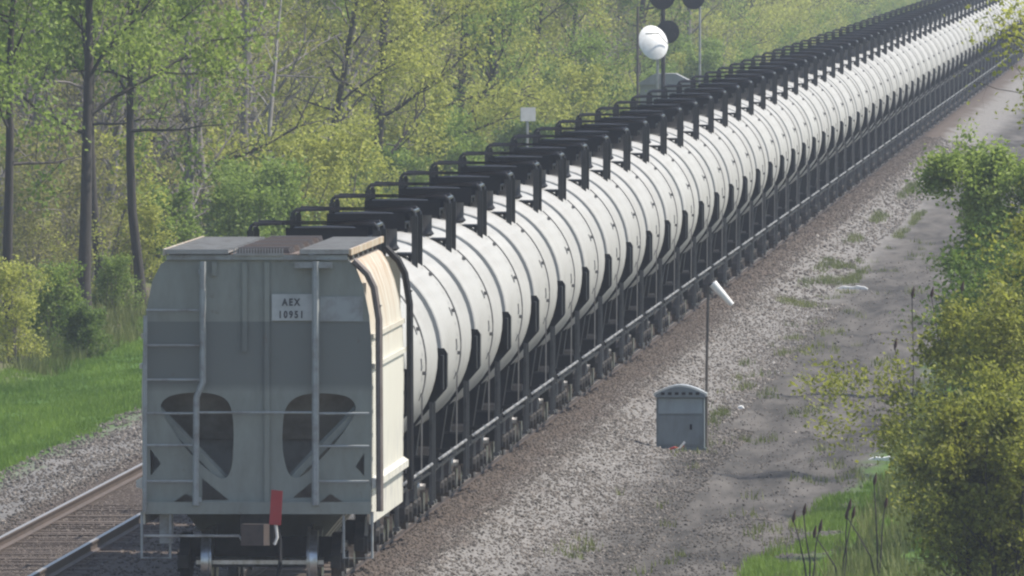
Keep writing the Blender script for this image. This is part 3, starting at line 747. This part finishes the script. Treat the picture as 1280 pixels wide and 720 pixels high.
variety('green2', 'bark', 'leaf_green', seed=4, h=9, r0=.15, base_f=.08, spread=3.3, n_limb=18, n_sub=6, n_twig=5, n_leaf=25, leaf=.13, clump=.22, up=.7)
variety('olive1', 'twig', 'leaf_olive', seed=5, h=11, r0=.17, base_f=.12, spread=3.2, n_limb=22, n_sub=6, n_twig=6, n_leaf=7, leaf=.12, clump=.2, up=.9)
variety('olive2', 'twig', 'leaf_olive', seed=6, h=12, r0=.19, base_f=.15, spread=3.6, n_limb=22, n_sub=7, n_twig=6, n_leaf=6, leaf=.12, clump=.2, up=.8)
variety('tall1', 'bark', 'leaf_bright', seed=7, h=13, r0=.18, base_f=.36, spread=4.0, n_limb=20, n_sub=6, n_twig=6, n_leaf=36, leaf=.14, clump=.25, up=.85)
variety('tall2', 'bark', 'leaf_green', seed=8, h=13, r0=.14, base_f=.34, spread=3.0, n_limb=18, n_sub=6, n_twig=5, n_leaf=25, leaf=.14, clump=.25, up=.85, lean=.05)
variety('bare1', 'twig', 'leaf_olive', seed=9, h=12, r0=.16, base_f=.12, spread=2.8, n_limb=24, n_sub=7, n_twig=6, n_leaf=2, leaf=.10, clump=.15, up=1.0)
variety('bare2', 'pale_bark', 'leaf_olive', seed=10, h=9, r0=.12, base_f=.25, spread=2.4, n_limb=12, n_sub=5, n_twig=4, n_leaf=2, leaf=.10, clump=.15, up=1.1)
variety('brush', 'twig', 'leaf_olive', seed=14, h=3.4, r0=.03, base_f=.08, spread=1.3, n_limb=11, n_sub=6, n_twig=5, n_leaf=2, leaf=.09, clump=.12, up=1.0, stems=5)
variety('shrub1', 'twig', 'leaf_green', seed=11, h=2.4, r0=.035, base_f=.05, spread=1.1, n_limb=9, n_sub=5, n_twig=4, n_leaf=9, leaf=.11, clump=.12, up=.8, stems=4)
variety('shrub2', 'twig', 'leaf_yellow', seed=12, h=3.2, r0=.04, base_f=.05, spread=1.2, n_limb=10, n_sub=5, n_twig=4, n_leaf=7, leaf=.11, clump=.13, up=.9, stems=4)
variety('shrub3', 'twig', 'leaf_deep', seed=13, h=1.9, r0=.03, base_f=.05, spread=1.0, n_limb=8, n_sub=5, n_twig=4, n_leaf=10, leaf=.11, clump=.12, up=.7, stems=5)
rt = random.Random(5)
def plant(key, name, x, y, label, cat, group=None, s=1., rz=None, dz=0):
    W, Lf, bk, lf, mw, ml = KIND[key]
    o = empty(name, (x, y, float(gz(x, y))-.05+dz), rt.uniform(0,6.28) if rz is None else rz); o.scale = (s, s, s*rt.uniform(.94,1.08))
    link('trunk', mw, o)
    if ml: link('crown', ml, o)
    tag(o, label, cat, group); return o
G = 'trees along the edge of the wood'
front = [ # key, photo column of the trunk, distance, label
    ('tall1', 105, 640, 'tall tree with straight dark trunk nearest the grass, left of the hopper'),
    ('tall2', 178, 662, 'tall tree with dark trunk just left of the hopper roof corner'),
    ('tall2', 128, 675, 'slender dark trunked tree close behind the two big trunks left of the hopper'),
    ('tall2', 10, 618, 'dark trunked tree at the left edge of the picture'),
    ('olive1', -25, 655, 'olive budding tree with fine twigs at the upper left corner'),
    ('olive2', 60, 720, 'olive brown twiggy tree behind the leftmost dark trunk'),
    ('bare1', 90, 690, 'bare twiggy tree just behind the dark trunk nearest the grass'),
    ('yellow1', 205, 735, 'yellow green crown rising over the left corner of the hopper'),
    ('bare1', 265, 735, 'grey leafless tree right above the hopper roof'),
    ('bare1', 240, 705, 'grey leafless tree standing close to the left end of the hopper roof'),
    ('bare1', 300, 760, 'grey leafless tree between the hopper roof and the pale forked sapling'),
    ('bare1', 215, 770, 'grey leafless tree behind the trunks beside the hopper'),
    ('bare2', 332, 745, 'pale barked leafless sapling with forked stem above the hopper roof'),
    ('olive2', 325, 800, 'thin leaved olive tree behind the pale forked sapling'),
    ('yellow2', 395, 815, 'yellow green tree left of the broad bright yellow crown'),
    ('yellow1', 470, 845, 'broad bright yellow green tree above the first tank car platforms'),
    ('olive1', 430, 880, 'olive twiggy tree behind the broad bright yellow crown'),
    ('yellow2', 530, 905, 'bright yellow green tree at the right end of the brightest foliage'),
    ('green1', 560, 955, 'darker green tree right of the brightest yellow foliage'),
    ('yellow1', 625, 990, 'yellow green tree rising behind the small pale sign'),
    ('green2', 660, 1040, 'green bushy tree just right of the small pale sign'),
    ('yellow2', 700, 1085, 'yellow green tree midway between the small sign and the white dish'),
    ('olive2', 742, 1140, 'olive tree just left of the thin brown pole'),
    ('green1', 785, 1200, 'hazy green tree directly behind the white dish')]
for key, p, D, lb in front: plant(key, 'tree', px(p, D), D, lb, 'tree', G)
keys = ['yellow1','yellow2','green1','green2','olive1','olive2','bare1','yellow1','olive1']
y = 690
sec = []
while y < 1350:
    sec.append((rt.choice(keys if y > 830 else ['bare1','olive1','bare1','olive2','yellow2','bare1']), rt.uniform(-20,-15.5), y)); y += rt.uniform(9, 17)
for key, x, y in sec:
    plant(key, 'tree', x, y, 'spring tree in the crowded second row, behind the trees at the edge of the wood', 'tree', 'second row trees of the wood', rt.uniform(.8,1.1))
GS = 'shrubs at the foot of the wood'
shr = [('shrub2', 20, 590, 'yellow green shrub at the left edge of the grass', .7), ('shrub1', 62, 612, 'bright green shrub between the grass and the leftmost trunks', .75),
       ('shrub3', 95, 600, 'low dark green shrub at the back edge of the grass', .6), ('shrub1', 135, 655, 'green shrub close to the hopper, behind the grass', .55),
       ('shrub2', 165, 690, 'loose yellow green shrub between the trunks beside the hopper', .65)]
for key, p, D, lb, s_c in shr: plant(key, 'shrub', px(p, D), D, lb, 'shrub', GS, s_c)
y = 700
while y < 1300:
    plant(rt.choice(['shrub1','shrub2','shrub3','shrub1']), 'shrub', rt.uniform(-14.5,-11.6), y, 'leafy shrub along the track edge of the wood, beyond the hopper', 'shrub', 'shrubs lining the wood beyond the hopper', rt.uniform(.7,1.35)); y += rt.uniform(7, 14)
# the deep wood, one mass
def mass(name, spots):
    V = []; Fm = []; MI = []; T = []; off = 0; mats = []
    for key, x, y, s, a in spots:
        W, Lf, bk, lf = KIND[key][:4]
        for part, mname in ((W, bk), (Lf, lf)):
            if part is None: continue
            if mname not in mats: mats.append(mname)
            v = part[0]; fq = part[1]
            if part is Lf and lf != 'leaf_olive':
                keep = np.arange(len(fq)) % (2 if y < 900 else 3) == 0; fq = fq[keep]; used = fq.ravel(); v = v[used]; fq = np.arange(len(used)).reshape(-1, 4); tt = part[2][used]
            else: tt = part[2] if part is Lf else np.zeros(len(v))
            ca, sa = math.cos(a), math.sin(a)
            vv = np.stack([(v[:,0]*ca-v[:,1]*sa)*s+x, (v[:,0]*sa+v[:,1]*ca)*s+y, v[:,2]*s+float(gz(x, y))], 1)
            V.append(vv); Fm.append(fq+off); off += len(vv); MI.append(np.full(len(fq), mats.index(mname))); T.append(tt)
    o = link(name, np_mesh(name, np.concatenate(V), np.concatenate(Fm), [M[q] for q in mats], np.concatenate(MI), np.concatenate(T))); tag(o, kind='stuff'); return o
sp = []
for k in range(85):
    y = rt.uniform(640, 1350); sp.append((rt.choice(['olive1','olive2','bare1','bare1','olive2','yellow2','bare1','bare1']), rt.uniform(-48,-20), y, rt.uniform(.8,1.15), rt.uniform(0,6)))
y = 1340
while y < 2700:
    sp.append((rt.choice(['yellow1','green1','olive1','yellow2','green2']), rt.uniform(-19,-13), y, rt.uniform(.8,1.1), rt.uniform(0,6)))
    sp.append((rt.choice(['shrub1','shrub2']), rt.uniform(-13,-11.6), y+5, rt.uniform(.8,1.5), 0))
    if rt.random() < .7: sp.append((rt.choice(['olive2','green1']), rt.uniform(-34,-20), y, 1, rt.uniform(0,6)))
    y += 13
mass('deep_wood', sp)
us = []
for k in range(190):
    y = 600+650*rt.random()**1.6; us.append((rt.choice(['shrub1','shrub2','brush','brush','brush'] if y < 820 else ['shrub1','shrub2','shrub3','brush']), rt.uniform(-28,-14.5), y, rt.uniform(.5,1.2), rt.uniform(0,6)))
mass('undergrowth', us)

# right side bushes, nearer
variety('near1', 'bark', 'leaf_bronze', seed=21, h=3.0, r0=.05, base_f=.05, spread=1.35, n_limb=14, n_sub=6, n_twig=5, n_leaf=15, leaf=.085, clump=.10, up=.8, stems=6)
variety('near2', 'bark', 'leaf_bronze', seed=22, h=5.4, r0=.09, base_f=.12, spread=2.2, n_limb=22, n_sub=8, n_twig=6, n_leaf=17, leaf=.09, clump=.13, up=.5, stems=2)
variety('near6', 'bark', 'leaf_bronze', seed=26, h=4.3, r0=.06, base_f=.40, spread=2.75, n_limb=11, n_sub=8, n_twig=5, n_leaf=28, leaf=.085, clump=.12, up=.12, bias=(-1.1,0))
variety('near3', 'bark', 'leaf_bright', seed=23, h=5.8, r0=.09, base_f=.10, spread=2.0, n_limb=24, n_sub=8, n_twig=6, n_leaf=24, leaf=.11, clump=.14, up=.7, stems=2)
variety('near4', 'bark', 'leaf_yellow', seed=24, h=9.4, r0=.14, base_f=.71, spread=3.0, n_limb=18, n_sub=6, n_twig=5, n_leaf=13, leaf=.11, clump=.15, up=.15)
variety('near5', 'bark', 'leaf_deep', seed=25, h=4.0, r0=.06, base_f=.05, spread=1.6, n_limb=14, n_sub=6, n_twig=5, n_leaf=10, leaf=.10, clump=.12, up=.7, stems=4)
plant('near1', 'bush', 10.25, 394, 'yellow bronze leafed bush in the lower right corner', 'bush', None, .95, 0.3)
plant('near2', 'small_tree', 12.1, 426, 'dense olive bronze small tree at the right edge, above the lower right bush', 'tree', None, 1, 0)
plant('near6', 'small_tree', 10.6, 420, 'sparse bronze leafed small tree reaching left over the dirt road', 'tree', None, 1, 0)
plant('near5', 'bush', 10.3, 452, 'dark green bush tucked behind the bronze leafed small tree', 'bush', None, 1, 2.)
plant('near3', 'small_tree', 10.1, 560, 'bright green bushy small tree at the right edge, beyond the bronze one', 'tree', None, .95, .4)
plant('near4', 'small_tree', 11.7, 480, 'tall small tree whose light green branch hangs in at the upper right corner', 'tree', None, 1, .9)
plant('near5', 'bush', 9.6, 520, 'dark green bush at the foot of the bright green small tree', 'bush', None, .8, 4.)

# sumac stems
def sumac(p, q_top, D, label, seed):
    r = random.Random(seed); x = px(p, D); g0 = float(gz(x, D)); h = pz(q_top, D)-g0
    o = empty('sumac', (x, D, g0)); tag(o, label, 'sumac', 'bare sumac stems')
    st = MB(); sds = []
    for k in range(3):
        hh = h*r.uniform(.65,1.) if k else h; dx = r.uniform(-.5,.5) if k else r.uniform(-.12,.12)
        pts = [(0,0,-.1),(dx*.3+r.uniform(-.05,.05),0,hh*.4),(dx*.6,0,hh*.7),(dx,0,hh)]
        st.tube(pts, [.015,.013,.010,.008], 5)
        sd_ = MB(); sds.append(sd_)
        sd_.tube([(dx,0,hh-.06),(dx+.01,0,hh),(dx+.02,0,hh+.06),(dx+.035,0,hh+.13)], [.010,.030,.022,.006], 6)
    st.build('stem', M['bark'], o); [q.build('seed_head', M['seed'], o) for q in sds]
sumac(1012, 640, 398, 'bare sumac with dark seed heads, leftmost in the green grass', 1)
sumac(1052, 634, 402, 'bare sumac with dark seed heads in the middle of the green grass', 2)
sumac(1098, 602, 404, 'tallest bare sumac in the green grass, beside the bronze bush', 3)
sumac(1145, 368, 436, 'bare sumac whose seed heads rise behind the branch over the dirt road', 4)
sumac(1200, 360, 440, 'bare sumac seed heads close to the bronze small tree', 5)

# ------------------------------------------------------------------ grass
def blades(name, x, y, hgt, wid, m, seed, per=7):
    r = np.random.default_rng(seed); n = len(x)*per
    bx_ = np.repeat(x, per)+r.normal(0,.06,n); by = np.repeat(y, per)+r.normal(0,.06,n); h = np.repeat(hgt, per)*r.uniform(.5,1.2,n); bz = gz(bx_, by)-.02
    a = r.uniform(0,6.28,n); lx, ly = np.cos(a)*h*r.uniform(.1,.6,n), np.sin(a)*h*r.uniform(.1,.6,n); pa = a+1.57+r.normal(0,.5,n)
    wx, wy = np.cos(pa)*wid, np.sin(pa)*wid
    V = np.stack([np.stack([bx_-wx, by-wy, bz],1), np.stack([bx_+wx, by+wy, bz],1), np.stack([bx_+lx, by+ly, bz+h],1)],1).reshape(-1,3)
    tn = np.clip(np.repeat(np.clip(.5+.9*(vnoise(x, y, .8, 12, 31)-.5), 0, 1), per)+r.normal(0,.15,n), 0, 1)
    return link(name, np_mesh(name, V, np.arange(3*n).reshape(n,3), [m], tint=np.repeat(tn, 3)))
def patch(x0, x1, y0, y1, dens, seed, thr=.0, sx=.8, sy=8, edge=0):
    x, y, r = scatter(x0, x1, y0, y1, dens, seed); k = vnoise(x, y, sx, sy, seed) > thr
    return x[k], y[k]
x, y = patch(-12.9,-8.1,455,760,22,41); e = -8.3-.5*vnoise(x, y, 1, 8, 5); k = x < e; x, y = x[k], y[k]
tag(blades('grass', x, y, .07+.12*vnoise(x, y, 1.2, 10, 42), .012, M['grass'], 43), kind='stuff')
x1_, y1_ = patch(5.9,10,382,500,34,44,.0); lim = 6.0+1.3*vnoise(x1_, y1_, .7, 12, 6)+np.clip((y1_-445)/40,0,3); k = (x1_ > lim) & (vnoise(x1_, y1_, .6, 5, 9) > .38)
tag(blades('roadside_grass', x1_[k], y1_[k], .08+.14*vnoise(x1_[k], y1_[k], .8, 8, 45), .012, M['grass'], 46), kind='stuff')
x, y = patch(2.3,3.6,510,1100,9,47,.62,.6,14)
x2, y2 = patch(3.0,7.5,400,800,2.2,48,.72,.5,7)
tag(blades('weeds', np.concatenate([x,x2]), np.concatenate([y,y2]), .10+.12*np.random.default_rng(3).random(len(x)+len(x2)), .012, M['drygrass'], 49), kind='stuff')
x, y = patch(7.5,14,385,620,7,50,.35); x3, y3 = patch(-22,-12,580,1100,5,51,.4,2,15)
tag(blades('wood_edge_weeds', np.concatenate([x,x3]), np.concatenate([y,y3]), .2+.35*np.random.default_rng(4).random(len(x)+len(x3)), .016, M['drygrass'], 52), kind='stuff')

# ------------------------------------------------------------------ haze
hm = bpy.data.materials.new('haze_air'); hm.use_nodes = True; N = hm.node_tree.nodes; N.remove(N['Principled BSDF'])
pv = N.new('ShaderNodeVolumePrincipled'); pv.inputs['Color'].default_value = (.80,.88,1.0,1); pv.inputs['Density'].default_value = HAZE; pv.inputs['Anisotropy'].default_value = 0.1
hm.node_tree.links.new(pv.outputs[0], N['Material Output'].inputs['Volume'])
hz_o = MB().box(-420, 420, -220, 5700, -3, 34).build('haze', hm, smooth=0); tag(hz_o, kind='stuff')
